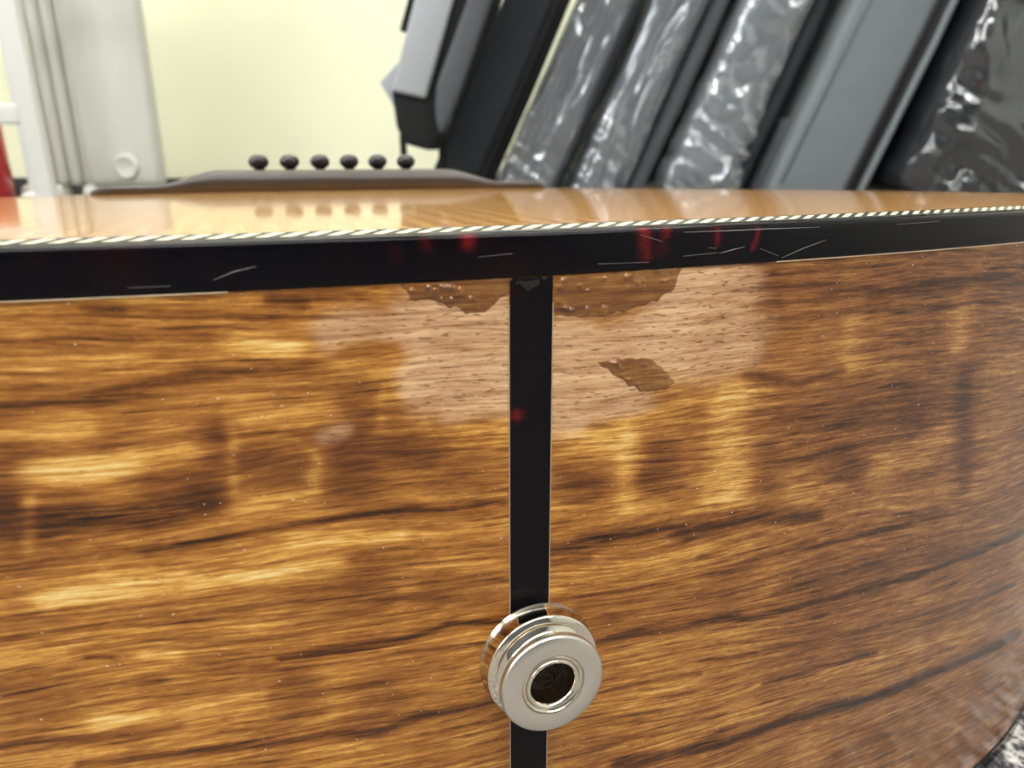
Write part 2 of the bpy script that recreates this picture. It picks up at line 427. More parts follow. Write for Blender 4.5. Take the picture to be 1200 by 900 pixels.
def tube(pts, r, n=10):
    V, F = [], []; pts = [Vector(p) for p in pts]
    for i, p in enumerate(pts):
        t = (pts[min(i + 1, len(pts) - 1)] - pts[max(i - 1, 0)]).normalized()
        u = t.orthogonal().normalized() if i == 0 else (u - t * u.dot(t)).normalized()
        w = t.cross(u)
        for k in range(n):
            a = 2 * pi * k / n; V.append(tuple(p + u * r * cos(a) + w * r * sin(a)))
    for i in range(len(pts) - 1):
        for k in range(n): F.append((i * n + k, i * n + (k + 1) % n, (i + 1) * n + (k + 1) % n, (i + 1) * n + k))
    F.append(tuple(range(n))[::-1]); F.append(tuple((len(pts) - 1) * n + k for k in range(n)))
    return V, F

def join(*vf):
    V, F = [], []
    for v, f in vf:
        o = len(V); V += list(v); F += [[i + o for i in q] for q in f]
    return V, F

def thing(name, label, cat, loc=(0, 0, 0), rot=None, group=None):
    o = bpy.data.objects.new(name, None); COL.objects.link(o); o.empty_display_size = 0.05
    o.location = loc
    if rot is not None: o.rotation_euler = rot
    o['label'] = label; o['category'] = cat
    if group: o['group'] = group
    return o

# the room stands square to the row of bags
RZ = Matrix.Rotation(-YAW, 3, 'Z')
def room(a, d, z=0.0):
    return Vector((CAM.x, CAM.y, 0)) + RZ @ Vector((a, d, 0)) + Vector((0, 0, z))
ROT = Euler((0, 0, -YAW))
def struct(name, V, F, mat, at=(0, 0, 0)):
    o = mesh_from(name, V, F, mat, smooth=False); o.location = room(*at); o.rotation_euler = ROT; o['kind'] = 'structure'
    return o
def box(x0, x1, y0, y1, z0, z1):
    V = [(x, y, z) for z in (z0, z1) for y in (y0, y1) for x in (x0, x1)]
    return V, [(0, 2, 3, 1), (4, 5, 7, 6), (0, 1, 5, 4), (2, 6, 7, 3), (0, 4, 6, 2), (1, 3, 7, 5)]

# ------------------------------------------------------------------ room shell
M_wall = plain('wall_paint', (0.92, 0.92, 0.68), 0.7, var=0.03, sc=3)
M_wall2 = plain('side_wall_paint', (0.74, 0.75, 0.72), 0.7, var=0.03, sc=3)
M_slatewall = plain('back_wall_paint', (0.12, 0.13, 0.15), 0.7, var=0.05, sc=3)
M_ceil = plain('ceiling_paint', (0.8, 0.8, 0.78), 0.8, var=0.03, sc=3)
M_white = plain('white_paint', (0.68, 0.68, 0.64), 0.4, var=0.04, sc=20)
M_dark = plain('dark_skirting', (0.03, 0.028, 0.025), 0.5)
XL, XR, YF, YB, HC = -2.2, 2.4, 1.92, -2.6, 2.5
struct('floor', *box(XL - .1, XR + .1, YB - .1, YF + .1, -0.06, 0.0), carpet_material())
struct('ceiling', *box(XL - .1, XR + .1, YB - .1, YF + .1, HC, HC + .08), M_ceil)
struct('wall_front', *box(XL, XR, YF, YF + .1, 0, HC), M_wall)
struct('wall_back', *box(XL, XR, YB - .1, YB, 0, HC), M_slatewall)
WD0, WD1, WZ0, WZ1 = -1.7, 0.1, 0.85, 2.1
struct('wall_left', *join(box(XL - .1, XL, YB - .1, WD0, 0, HC), box(XL - .1, XL, WD1, YF + .1, 0, HC), box(XL - .1, XL, WD0, WD1, 0, WZ0), box(XL - .1, XL, WD0, WD1, WZ1, HC)), M_wall2)
struct('window_1', *join(box(XL - .08, XL - .02, WD0, WD0 + .05, WZ0, WZ1), box(XL - .08, XL - .02, WD1 - .05, WD1, WZ0, WZ1), box(XL - .08, XL - .02, WD0 + .05, WD1 - .05, WZ0, WZ0 + .05), box(XL - .08, XL - .02, WD0 + .05, WD1 - .05, WZ1 - .05, WZ1), box(XL - .07, XL - .03, -.82, -.78, WZ0 + .05, WZ1 - .05)), M_white)
wl = bpy.data.lights.new('window_daylight', 'AREA'); wl.shape = 'RECTANGLE'; wl.size = WD1 - WD0 - .1; wl.size_y = WZ1 - WZ0 - .1; wl.energy = WINDOW_W; wl.color = (0.93, 0.97, 1.0)
wo = bpy.data.objects.new('window_daylight', wl); COL.objects.link(wo)
wo.matrix_world = Matrix.Translation(room(XL - .09, (WD0 + WD1) / 2, (WZ0 + WZ1) / 2)) @ RZ.to_4x4() @ Matrix(((0, 0, -1, 0), (1, 0, 0, 0), (0, -1, 0, 0), (0, 0, 0, 1)))
struct('wall_right', *box(XR, XR + .1, YB - .1, YF + .1, 0, HC), M_wall2)
struct('baseboard_front', *box(XL, XR, YF - .015, YF, 0, 0.055), M_dark)

M_tube = emit_material('lamp_diffuser', (1.0, 0.985, 0.95), LAMP)
M_alu = plain('lamp_frame', (0.75, 0.75, 0.75), 0.4)
for (a, d, lb) in ((-0.75, 0.95, 'long ceiling lamp over the radiator side of the front wall'), (0.85, 0.95, 'long ceiling lamp over the row of gig bags'),
                   (-1.35, -0.75, 'added ceiling lamp behind the viewer, nearest the window'), (0.0, -0.75, 'added ceiling lamp behind the viewer, middle of its row'), (1.35, -0.75, 'added ceiling lamp behind the viewer, farthest from the window')):  # rear row is added to throw more light on the guitar's side
    t = thing('ceiling_light', lb, 'lamp', room(a, d, HC), ROT)
    fr = join(box(-.62, .62, -.17, -.15, -.05, 0), box(-.62, .62, .15, .17, -.05, 0), box(-.64, -.62, -.17, .17, -.05, 0), box(.62, .64, -.17, .17, -.05, 0))
    mesh_from('frame', *fr, M_alu, t, False)
    mesh_from('diffuser', *box(-.62, .62, -.15, .15, -.045, -.03), M_tube, t, False)

# ------------------------------------------------------------------ guitar outline
TS = [0, .02, .04, .06, .08, .10, .12, .13, .14, .15, .16, .19, .22, .245]
TH = [0, 2.9, 5.2, 7.4, 9.8, 13.0, 18.6, 23., 29., 37., 46, 67., 82., 90.]
_s = np.linspace(0, .245, 2451); _t = np.radians(np.interp(_s, TS, TH))
_t = np.convolve(np.concatenate([-_t[1:71][::-1], _t, np.full(70, _t[-1])]), np.ones(141) / 141, 'valid')
OX = np.concatenate([[0], np.cumsum(np.cos((_t[1:] + _t[:-1]) / 2) * 1e-4)])
OY = np.concatenate([[0], np.cumsum(np.sin((_t[1:] + _t[:-1]) / 2) * 1e-4)])
ctl = [(OX[-300], OY[-300]), (OX[-1], OY[-1]), (.170, .19), (.146, .25), (.130, .30), (.128, .33), (.137, .375), (.1405, .41), (.130, .45), (.10, .475), (.05, .487), (0, .49), (-.05, .487)]
ext = []
for i in range(1, len(ctl) - 2):
    p0, p1, p2, p3 = [np.array(c) for c in ctl[i - 1:i + 3]]
    for k in range(1, 41):
        u = k / 40
        ext.append(0.5 * ((2 * p1) + (p2 - p0) * u + (2 * p0 - 5 * p1 + 4 * p2 - p3) * u * u + (3 * p1 - p0 - 3 * p2 + p3) * u ** 3))
ext = np.array(ext)
OX = np.concatenate([OX, ext[:, 0]]); OY = np.concatenate([OY, ext[:, 1]])
OS = np.concatenate([[0], np.cumsum(np.hypot(np.diff(OX), np.diff(OY)))])
L = OS[-1]
def rim(s):
    s = np.asarray(s, float)
    return np.sign(s) * np.interp(abs(s), OS, OX), np.interp(abs(s), OS, OY)
def rim_n(s, h=4e-4):
    s = np.asarray(s, float)
    x0, y0 = rim(np.clip(s - h, -L, L)); x1, y1 = rim(np.clip(s + h, -L, L))
    tx, ty = x1 - x0, y1 - y0; l = np.hypot(tx, ty) + 1e-12
    return ty / l, -tx / l
TILT = radians(2.6); H0 = 0.1212
def z_back(y): return -(H0 - y * sin(TILT)) / cos(TILT) + 0.0006
def dome(x, y):
    return 0.0025 * np.clip(1 - (x / .2) ** 2, 0, 1) * np.clip(1 - ((y - .25) / .25) ** 2, 0, 1)

guitar = thing('acoustic_guitar', 'amber figured-wood acoustic guitar lying on its back on the carpet, tail end nearest', 'guitar', (0, 0, H0), Euler((-TILT, 0, 0)))

S_ring = np.unique(np.concatenate([np.arange(-.076, .1661, .0005), np.linspace(-L, -.076, 170), np.linspace(.166, L, 150)]))

def strokes(S, Z, LST, soft=1.0):
    """wood figure and painted sheen: soft streaks along short polylines, S and Z in mm"""
    out = np.zeros_like(S)
    for pts, w, a in LST:
        P = np.array(pts, float)
        m = (S > P[:, 0].min() - 4 * w - 3) & (S < P[:, 0].max() + 4 * w + 3) & (Z > P[:, 1].min() - 4 * w) & (Z < P[:, 1].max() + 4 * w)
        if not m.any(): continue
        s, z = S[m], Z[m]; best = np.full(s.shape, 1e9)
        for (x0, y0), (x1, y1) in zip(P[:-1], P[1:]):
            dx, dy = x1 - x0, y1 - y0; q = np.clip(((s - x0) * dx + (z - y0) * dy) / (dx * dx + dy * dy + 1e-9), 0, 1)
            ex, ey = s - x0 - q * dx, z - y0 - q * dy
            best = np.minimum(best, np.hypot(ex * 0.75, ey))
        out[m] = np.maximum(out[m], a * np.exp(-(best / (w * soft)) ** 2 * 0.9))
    return out

_rng = np.random.RandomState(7)
_tab = _rng.rand(512, 512)
def vnoise(x, y):
    xi = np.floor(x).astype(int); yi = np.floor(y).astype(int); fx = x - xi; fy = y - yi
    fx = fx * fx * (3 - 2 * fx); fy = fy * fy * (3 - 2 * fy)
    T = lambda a, b: _tab[a % 512, b % 512]
    return (T(xi, yi) * (1 - fx) + T(xi + 1, yi) * fx) * (1 - fy) + (T(xi, yi + 1) * (1 - fx) + T(xi + 1, yi + 1) * fx) * fy

def grain_g(s, z):
    return z * np.exp(-np.where(s > 0, 1.35, 0.5) * np.clip(s, -.2, .2))

def add_layers(me, S, Z, cols):
    """per-vertex grain coordinates (uv) and figure attribute"""
    at = me.attributes.new('figure', 'FLOAT_COLOR', 'POINT')
    at.data.foreach_set('color', np.stack(cols, -1).astype(np.float32).ravel())
    uv = me.uv_layers.new(name='grain')
    li = np.empty(len(me.loops), np.int32); me.loops.foreach_get('vertex_index', li)
    U = np.stack([S, grain_g(S, Z)], -1)[li].astype(np.float32)
    uv.data.foreach_set('uv', U.ravel())

def ring_grid(name, S, zfun, nz, off, mat, parent, closed=True):
    """a band standing on the rim: rows of rim points from the first to the second height"""
    x, y = rim(S); nx, ny = rim_n(S); x = x + nx * off; y = y + ny * off
    rows = []
    zt, zb = zfun(y)
    V = np.zeros((nz, len(S), 3)); SS = np.zeros((nz, len(S))); ZZ = np.zeros((nz, len(S)))
    for j in range(nz):
        k = j / (nz - 1); z = zt + (zb - zt) * k
        V[j, :, 0] = x; V[j, :, 1] = y; V[j, :, 2] = z; SS[j] = S; ZZ[j] = z
    n = len(S); F = []
    for j in range(nz - 1):
        a = j * n + np.arange(n - 1)
        F.append(np.stack([a, a + n, a + n + 1, a + 1], -1))
    F = np.concatenate(F)
    me = bpy.data.meshes.new(name)
    me.from_pydata(V.reshape(-1, 3), [], F.tolist()); me.materials.append(mat); me.shade_smooth()
    o = bpy.data.objects.new(name, me); COL.objects.link(o); o.parent = parent
    return o, SS.ravel(), ZZ.ravel()

BH = 0.0053
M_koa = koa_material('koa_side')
M_tort = tortoise_material('tortoise_binding')
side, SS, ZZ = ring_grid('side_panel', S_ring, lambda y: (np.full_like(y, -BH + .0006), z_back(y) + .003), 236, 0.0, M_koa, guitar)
s_, z_ = SS * 1e3, ZZ * 1e3
jit = (vnoise(s_ / 5 + 40, z_ / 1.6 + 90) - .5) * .8
wz = z_ + jit
dark = strokes(s_, wz, DARK); gold_sheen = strokes(s_ + jit * 1.2, wz, GOLD_SHEEN, 1.35) * .85; red = strokes(s_ + jit, z_, RED)
lob = (vnoise(s_ / 5 + 11, z_ / 4 + 5) - .5) * 3.2
matte = strokes(s_ + jit * 1.5 + lob, wz + lob * .7, MATTE, 1.2)
tt = strokes(s_, z_, [([(-19.0, -12.9), (-16.5, -12.9)], 1.3, 1), ([(-17.8, -13), (-17.6, -21)], 1.5, 1)], 1.2)   # island of old gloss in the sanded patch
matte = matte * (1 - np.clip(tt * 1.3, 0, 1))
add_layers(side.data, SS, ZZ, (dark, gold_sheen, red, matte))
side['label'] = 'glossy amber wood side with dark streaks and a pale sanded patch'

# back plate
xs, ys = rim(np.linspace(-L, L, 400)); nx, ny = rim_n(np.linspace(-L, L, 400))
bx, by = xs - nx * .001, ys - ny * .001
V = [(a, b, z_back(b) + .003) for a, b in zip(bx, by)] + [(a, b, z_back(b) + .0002) for a, b in zip(bx, by)]
n = len(bx); F = [tuple(range(n))[::-1], tuple(range(n, 2 * n))] + [(i, (i + 1) % n, n + (i + 1) % n, n + i) for i in range(n)]
fix_normals(mesh_from('back_plate', V, F, plain('back_wood', (0.12, 0.05, 0.02), 0.4, coat=1), guitar, False))

def sweep(name, S, prof, mat, parent, base=None):
    """profile points (outward offset, height) carried round the rim, closed section"""
    x, y = rim(S); nx, ny = rim_n(S); k = len(prof); V = []; F = []
    zb = base(y) if base else np.zeros_like(y)
    for (o_, z_) in prof:
        V.append(np.stack([x + nx * o_, y + ny * o_, zb + z_], -1))
    V = np.stack(V, 1).reshape(-1, 3)
    for i in range(len(S) - 1):
        for j in range(k):
            F.append((i * k + j, i * k + (j + 1) % k, (i + 1) * k + (j + 1) % k, (i + 1) * k + j))
    o = mesh_from(name, V, F, mat, parent)
    fix_normals(o)
    return o, np.repeat(S, k), V[:, 2]

RB = 0.0009
RB = .0007; ZE = -.0005
arc = [(0.00012 - RB + RB * cos(a), ZE - RB + RB * sin(a)) for a in np.linspace(0, pi / 2 * .85, 9)]
prof = [(.00012, -BH)] + [(.00012, -BH + (BH + ZE - RB) * k / 9) for k in range(1, 9)] + arc + [(-.0008, -.00044), (-.0012, -.00042), (-.0012, -BH)]
S_b = np.unique(np.concatenate([np.arange(-.076, .166, .0006), np.linspace(-L, -.076, 170), np.linspace(.166, L, 150)]))
binding, bs, bz = sweep('binding', S_b, prof, M_tort, guitar)
tv = strokes(bs * 1e3, bz * 1e3, TORT, .75)
add_layers(binding.data, bs, bz, (tv, tv * 0, tv * 0, tv * 0 + 1))
binding['label'] = 'near-black shell-pattern binding strip with small red flecks and scratches'
prof = [(.0001, 0), (.0001, .004), (-.0004, .0046), (-.002, .0046), (-.002, 0)]
bb, b2s, b2z = sweep('back_binding', S_b, prof, M_tort, guitar, lambda y: z_back(y))
add_layers(bb.data, b2s, b2z, (b2s * 0, b2s * 0, b2s * 0, b2s * 0 + 1))

# thin pale line between binding and side
M_cream = plain('cream_line', (0.50, 0.36, 0.22), 0.4, coat=0.5)
for s0, s1 in ((.0335, L - .01), (-L + .01, -.030)):
    pr = [(.00016, -BH - .00013), (.00016, -BH + .00002), (-.0005, -BH + .00002), (-.0005, -BH - .00013)]
    sweep('side_purfling', np.arange(s0, s1, .0012), pr, M_cream, guitar)

# rope purfling on the top edge: slanted light and dark chips between two black lines
M_chipw = plain('purfling_white', (0.82, 0.72, 0.50), 0.4, coat=1)
M_black = plain('purfling_black', (0.010, 0.009, 0.010), 0.3, coat=1, spec=0.3)
V, F, MI = [], [], []
per = 0.0023
nch = int(2 * (L - .01) / per)
for i in range(nch):
    s0 = -L + .005 + i * per
    for half, mi, lift in ((0, 0, .00006), (1, 1, .00003)):
        a = s0 + half * per / 2; b = a + per / 2; sl = per * 0.75
        q = len(V)
        pts = []
        for (s, o_) in ((a, -.0014), (b, -.0014), (b + sl, -.0022), (a + sl, -.0022)):
            xx, yy = rim(s); nx_, ny_ = rim_n(s); pts.append((float(xx + nx_ * o_), float(yy + ny_ * o_), -.0004 + (-.0012 - o_) / .0012 * .0005))
        for zz in (lift, -.0012):
            for p in pts: V.append((p[0], p[1], p[2] + zz))
        F += [(q, q + 1, q + 2, q + 3), (q, q + 4, q + 5, q + 1), (q + 1, q + 5, q + 6, q + 2), (q + 2, q + 6, q + 7, q + 3), (q + 3, q + 7, q + 4, q)]
        MI += [mi] * 5
rope = mesh_from('rope_purfling', V, F, [M_chipw, M_black], guitar, False)
rope.data.polygons.foreach_set('material_index', MI); fix_normals(rope); rope['kind'] = 'stuff'
rope['label'] = 'twisted black and white rope inlay line'
for o0, o1 in ((-.0012, -.0014), (-.0022, -.0024)):
    sweep('purfling_line', S_b, [(o0, -.0004 + (-.0012 - o0) / .0012 * .0005 + .00003), (o1, -.0004 + (-.0012 - o1) / .0012 * .0005 + .00003), (o1, -.0012), (o0, -.0012)], M_black, guitar)

# soundboard
Sx = np.linspace(-L, L, 500); x, y = rim(Sx); nx, ny = rim_n(Sx)
x = x - nx * .0024; y = y - ny * .0024; cx, cy = 0.0, .24
rs = np.concatenate([np.linspace(1, .9, 9), np.linspace(.88, .0, 45)])
V = []; 
for r in rs:
    px, py = cx + (x - cx) * r, cy + (y - cy) * r
    V.append(np.stack([px, py, dome(px, py) - dome(x, y) * r ** 8 + .00012], -1))
V = np.concatenate(V); n = len(Sx); F = []
for i in range(len(rs) - 1):
    for k in range(n - 1): F.append((i * n + k, i * n + k + 1, (i + 1) * n + k + 1, (i + 1) * n + k))
sb = fix_normals(mesh_from('soundboard', V, F, spruce_material(), guitar)); sb['label'] = 'glossy honey-coloured straight-grained top'
# sound hole, fingerboard, neck (beyond the bridge)
M_ebony = plain('ebony', (0.012, 0.010, 0.009), 0.35, var=0.3)
M_rose = plain('bridge_wood', (0.046, 0.035, 0.029), 0.36, var=0.35, sc=150, bump=0.1, bsc=900)
V, F = lathe([(.0, .0), (.05, .0), (.051, .0003), (.057, .0003), (.0575, .0)], 64)
zt = float(dome(0, .34))
mesh_from('sound_hole', move(V, (0, .345, zt + .0003)), F, M_ebony, guitar)
V, F = prism([(-.028, 0), (.028, 0), (.028, .006), (-.028, .006)], 0, .46, .001)
mesh_from('fingerboard', move(V, (0, .395, .0012)), F, M_ebony, guitar)
V, F = prism([(-.027, .001), (-.02, -.014), (0, -.02), (.02, -.014), (.027, .001)], 0, .38, .002)
mesh_from('neck', move(V, (0, .482, 0)), F, plain('neck_wood', (0.20, 0.09, 0.04), 0.4, coat=0.6), guitar)
V, F = prism([(-.035, -.012), (.035, -.012), (.035, .003), (-.035, .003)], 0, .17, .003)
mesh_from('headstock', move(V, (0, .855, -.002), Matrix.Rotation(radians(-10), 3, 'X')), F, M_ebony, guitar)

# end strip inlaid in the side
def skew(o):
    # the strip was let in a hair off plumb
    for v in o.data.vertices: v.co.x += .00025 + (v.co.z + .006) * .0109
Ss = np.linspace(-.00253, .00253, 7)
es, es_s, es_z = ring_grid('end_strip', Ss, lambda y: (np.full_like(y, -BH - .00005), z_back(y) + .0046), 160, .00009, M_tort, guitar)
skew(es)
tv = strokes(es_s * 1e3, es_z * 1e3, TORT)
add_layers(es.data, es_s, es_z, (tv, tv * 0, tv * 0, tv * 0 + 1))
es['label'] = 'black inlaid strip down the centre of the side'
for sg in (-1, 1):
    e_ = ring_grid('strip_edge', np.array(sorted([sg * .00253, sg * .00266])), lambda y: (np.full_like(y, -BH - .003), z_back(y) + .0046), 60, .00006, M_cream, guitar)[0]
    skew(e_)

# lacquer runs
M_wet = koa_material('wet_lacquer_wood', True)
M_wetk = plain('wet_lacquer_black', (0.006, 0.005, 0.006), 0.05, coat=1, bump=0.03, bsc=700, bd=.0004, spec=.2)
def lacquer(poly, mat, cell=0.12, hmax=0.20, seed=0):
    P = np.array(poly); s0, z0 = P.min(0) - .6; s1, z1 = P.max(0) + .6
    A, B = np.meshgrid(np.arange(s0, s1, cell), np.arange(z0, z1, cell))
    a = A + (vnoise(A * 1.1 + seed, B * 1.1) - .5) * .7; b = B + (vnoise(A * 1.1 + seed + 50, B * 1.1) - .5) * .5
    ins = np.zeros(A.shape, bool); dm = np.full(A.shape, 1e9)
    for (x0, y0), (x1, y1) in zip(P, np.roll(P, -1, 0)):
        c = ((y0 > b) != (y1 > b)) & (a < (x1 - x0) * (b - y0) / (y1 - y0 + 1e-9) + x0); ins ^= c
        dx, dy = x1 - x0, y1 - y0; q = np.clip(((a - x0) * dx + (b - y0) * dy) / (dx * dx + dy * dy + 1e-9), 0, 1)
        dm = np.minimum(dm, np.hypot(a - x0 - q * dx, b - y0 - q * dy))
    sd = np.where(ins, dm, -dm)
    k = np.clip(sd / .8, -1, 1); hgt = np.where(k > 0, hmax * np.sqrt(np.clip(1 - (1 - k) ** 2, 0, 1)), k * .1)
    blob = np.clip(vnoise(A * 1.0 + seed, B * 1.5 + 9) - .56, 0, 1) / .44 * vnoise(A * 2.3, B * 2.9 + seed)
    hgt = hgt * (.35 + .35 * vnoise(A * .5 + seed, B * .7) + 3.4 * blob ** 1.3) - .012
    keep = (sd > -.35) & (B < -5.36)
    x, y = rim(A / 1e3); nx, ny = rim_n(A / 1e3)
    off = hgt / 1e3
    idx = -np.ones(A.shape, int); idx[keep] = np.arange(keep.sum())
    V = np.stack([x + nx * off, y + ny * off, B / 1e3], -1)[keep]
    q = np.stack([idx[:-1, :-1], idx[:-1, 1:], idx[1:, 1:], idx[1:, :-1]], -1).reshape(-1, 4); q = q[(q >= 0).all(1)]
    o = mesh_from('lacquer_run', V, q, mat, guitar)
    S, Z = (A / 1e3)[keep], (B / 1e3)[keep]; zz = S * 0
    add_layers(o.data, S, Z, (zz, zz, zz, zz))
    o['label'] = 'glossy uneven run of lacquer'
    return o
lacquer(RUN_L, M_wet, seed=3); lacquer(RUN_R, M_wet, seed=21); lacquer(RUN_S, M_wet, seed=37, hmax=.2); lacquer(RUN_T, M_wetk, seed=71, hmax=.22)

# scratches on the binding
V, F = [], []
for ln in SCRATCH:
    P = np.array(ln)
    for i in range(len(P)):
        x, y = rim(P[i, 0] / 1e3); nx, ny = rim_n(P[i, 0] / 1e3); x += nx * .00015; y += ny * .00015
        w = .00005 * (0.35 if i in (0, len(P) - 1) else 1)
        V += [(float(x), float(y), P[i, 1] / 1e3 - w), (float(x), float(y), P[i, 1] / 1e3 + w)]
        if i: q = len(V); F.append((q - 4, q - 2, q - 1, q - 3))
sc = mesh_from('scratch_marks', V, F, plain('scratch', (0.30, 0.25, 0.24), 0.5), guitar); sc['kind'] = 'stuff'

# bridge and pins
YP = .2106; HB = .0078
def sm(e0, e1, v):
    t = np.clip((v - e0) / (e1 - e0), 0, 1); return t * t * (3 - 2 * t)
bxs = np.linspace(-.0805, .0805, 121); V = []; secs = 13
for bx_ in bxs:
    ax = abs(bx_); k = 1 - sm(.040, .062, ax); h = .0030 + (HB - .0030) * k; 
    endk = sqrt(max(0, 1 - max(0, (ax - .074) / .0066) ** 2)); h *= .35 + .65 * endk
    y0 = YP - .010 - .0045 * (1 - .35 * sm(.045, .08, ax)) + .004 * (1 - endk); y1 = YP + .020 - .004 * (1 - endk) - .003 * sm(.045, .08, ax)
    zb = float(dome(bx_, .21)) - .0003
    ch = min(.0032 * k + .0009, h * .7)
    for (yy, zz) in ((y0, zb), (y0, zb + h - ch), (y0 + ch * .12, zb + h - ch * .62), (y0 + ch * .4, zb + h - ch * .28), (y0 + ch * .9, zb + h - ch * .06), (y0 + ch * 1.6, zb + h), ((y0 + y1) / 2, zb + h + .0002), (y1 - .0015, zb + h), (y1 - .0004, zb + h - .0004), (y1, zb + h - .0014), (y1, zb)):
        V.append((bx_, yy, zz))
k = 11; F = []
for i in range(len(bxs) - 1):
    for j in range(k): F.append((i * k + j, i * k + (j + 1) % k, (i + 1) * k + (j + 1) % k, (i + 1) * k + j))
F += [tuple(range(k)), tuple((len(bxs) - 1) * k + j for j in range(k))]
bridge = fix_normals(mesh_from('bridge', V, F, M_rose, guitar)); bridge['label'] = 'dark brown wooden bridge with scooped wings'
M_pin = plain('pin_black', (0.020, 0.016, 0.015), 0.28, var=0.4, sc=500, bump=.15, bsc=1500, bd=.0002)
PR = [(.0002 + .0033 * cos(a), .0027 + .0026 * sin(a)) for a in np.linspace(pi / 2, -pi / 3, 15)] + [(.0017, .0003), (.0018, -.0003), (.0018, -.004)]
V, F = lathe(PR, 24); F.append(tuple(range(24))); 
pin = None
for i in range(6):
    px = -.0267 + i * .01068; pz = float(dome(px, .21)) + HB - .0001
    if pin is None: pin = fix_normals(mesh_from('bridge_pin', V, F, M_pin)); q = pin
    else: q = pin.copy(); COL.objects.link(q)
    q.parent = bridge; q.location = (px, YP, pz); q.rotation_euler = (random.uniform(-.05, .05), random.uniform(-.05, .05), random.uniform(0, 3))

# strap button: nickel end pin with an open socket
M_nick = plain('nickel', (0.66, 0.60, 0.50), 0.10, 1.0, var=0.05)
M_satin = plain('satin_nickel', (0.62, 0.585, 0.52), 0.34, 1.0, var=0.05, bump=.05, bsc=4000, bd=.0001)
t = NT('socket_dust'); co = obj_co(t)
M_dust = t.done(t.bsdf(t.ramp(t.noise(co, 2600, 2, .7), [(.35, (.03, .022, .015)), (.62, (.13, .095, .065)), (.75, (.35, .28, .2))]), .8))
def pin_frame(V): return [(x, -z, y) for (x, y, z) in V]
PC = (.0007, 0.0002, -.0538)
def lpart(name, prof, mat, par, flat=False):
    V, F = lathe([(a * 1e-3, b * 1e-3) for a, b in prof], 112)
    o = fix_normals(mesh_from(name, move(pin_frame(V), PC if par is guitar else (0, 0, 0)), F, mat, par))
    return o
btn = bpy.data.objects.new('strap_button', None); COL.objects.link(btn); btn.parent = guitar; btn.location = PC; btn['label'] = 'shiny nickel strap button with an open centre hole'
lpart('base_flange', [(6.4, -.3), (7.45, -.2), (7.6, 0.05), (7.6, .25), (7.4, .45), (7.25, 2.3), (7.35, 2.6), (7.3, 2.85), (7.1, 3.0), (6.2, 3.2)], M_nick, btn)
lpart('waist', [(6.3, 3.1), (5.6, 3.4), (5.3, 3.8), (5.4, 4.3), (5.8, 4.7), (6.0, 4.9)], M_nick, btn)
lpart('front_flange', [(5.8, 4.8), (6.35, 4.9), (6.55, 5.1), (6.6, 5.8), (6.5, 6.05), (6.3, 6.2), (4.2, 6.26), (4.06, 6.2)], M_satin, btn)
lpart('collar_groove', [(4.08, 6.21), (3.95, 5.85), (3.65, 5.7), (3.46, 5.8), (3.38, 6.05)], M_nick, btn)
lpart('socket_rim', [(3.4, 6.0), (3.33, 6.22), (3.2, 6.28), (3.0, 6.2), (2.8, 5.8), (2.72, 5.2), (2.70, 3.4)], M_nick, btn)
lpart('socket', [(2.71, 3.5), (2.68, 1.8), (2.2, 1.5), (.01, 1.4)], M_dust, btn)

# ------------------------------------------------------------------ gig bags in a row against the wall
M_char = fabric('charcoal_cloth', (0.030, 0.034, 0.040))
M_grey = fabric('grey_cloth', (0.165, 0.185, 0.195), .14)
M_mid = fabric('mid_grey_cloth', (0.10, 0.105, 0.112), .18)
M_lt = fabric('light_grey_cloth', (0.40, 0.42, 0.44), .08)
M_slate = fabric('slate_cloth', (0.085, 0.088, 0.10), .15)
M_blk = fabric('black_webbing', (0.009, 0.009, 0.010))
M_zip = plain('zip_black', (0.018, 0.018, 0.020), 0.4, var=.3, sc=300)
M_film = film_material(); M_film2 = film_material(.012, .07)
def slab(root, name, x0, x1, y0, y1, z0, z1, r, mat, label=None):
    V, F = rbox(x1 - x0, y1 - y0, z1 - z0, r, 3, 3, 8)
    o = mesh_from(name, move(V, ((x0 + x1) / 2, (y0 + y1) / 2, (z0 + z1) / 2)), F, mat, root)
    if label: o['label'] = label
    return o
def bag_root(name, label, a75, d, lean, t, lift=0.0):
    le = radians(lean); z0 = t / 2 * sin(le) + .001 + lift
    a0 = a75 - (.075 - z0) * math.tan(le)
    o = thing(name, label, 'gig bag', room(a0, d, z0)); o.rotation_mode = 'XYZ'
    o.rotation_euler = (RZ.to_4x4() @ Matrix.Rotation(le, 4, 'Y')).to_euler()
    o['group'] = 'gig bags leaning in a row by the wall'
    return o
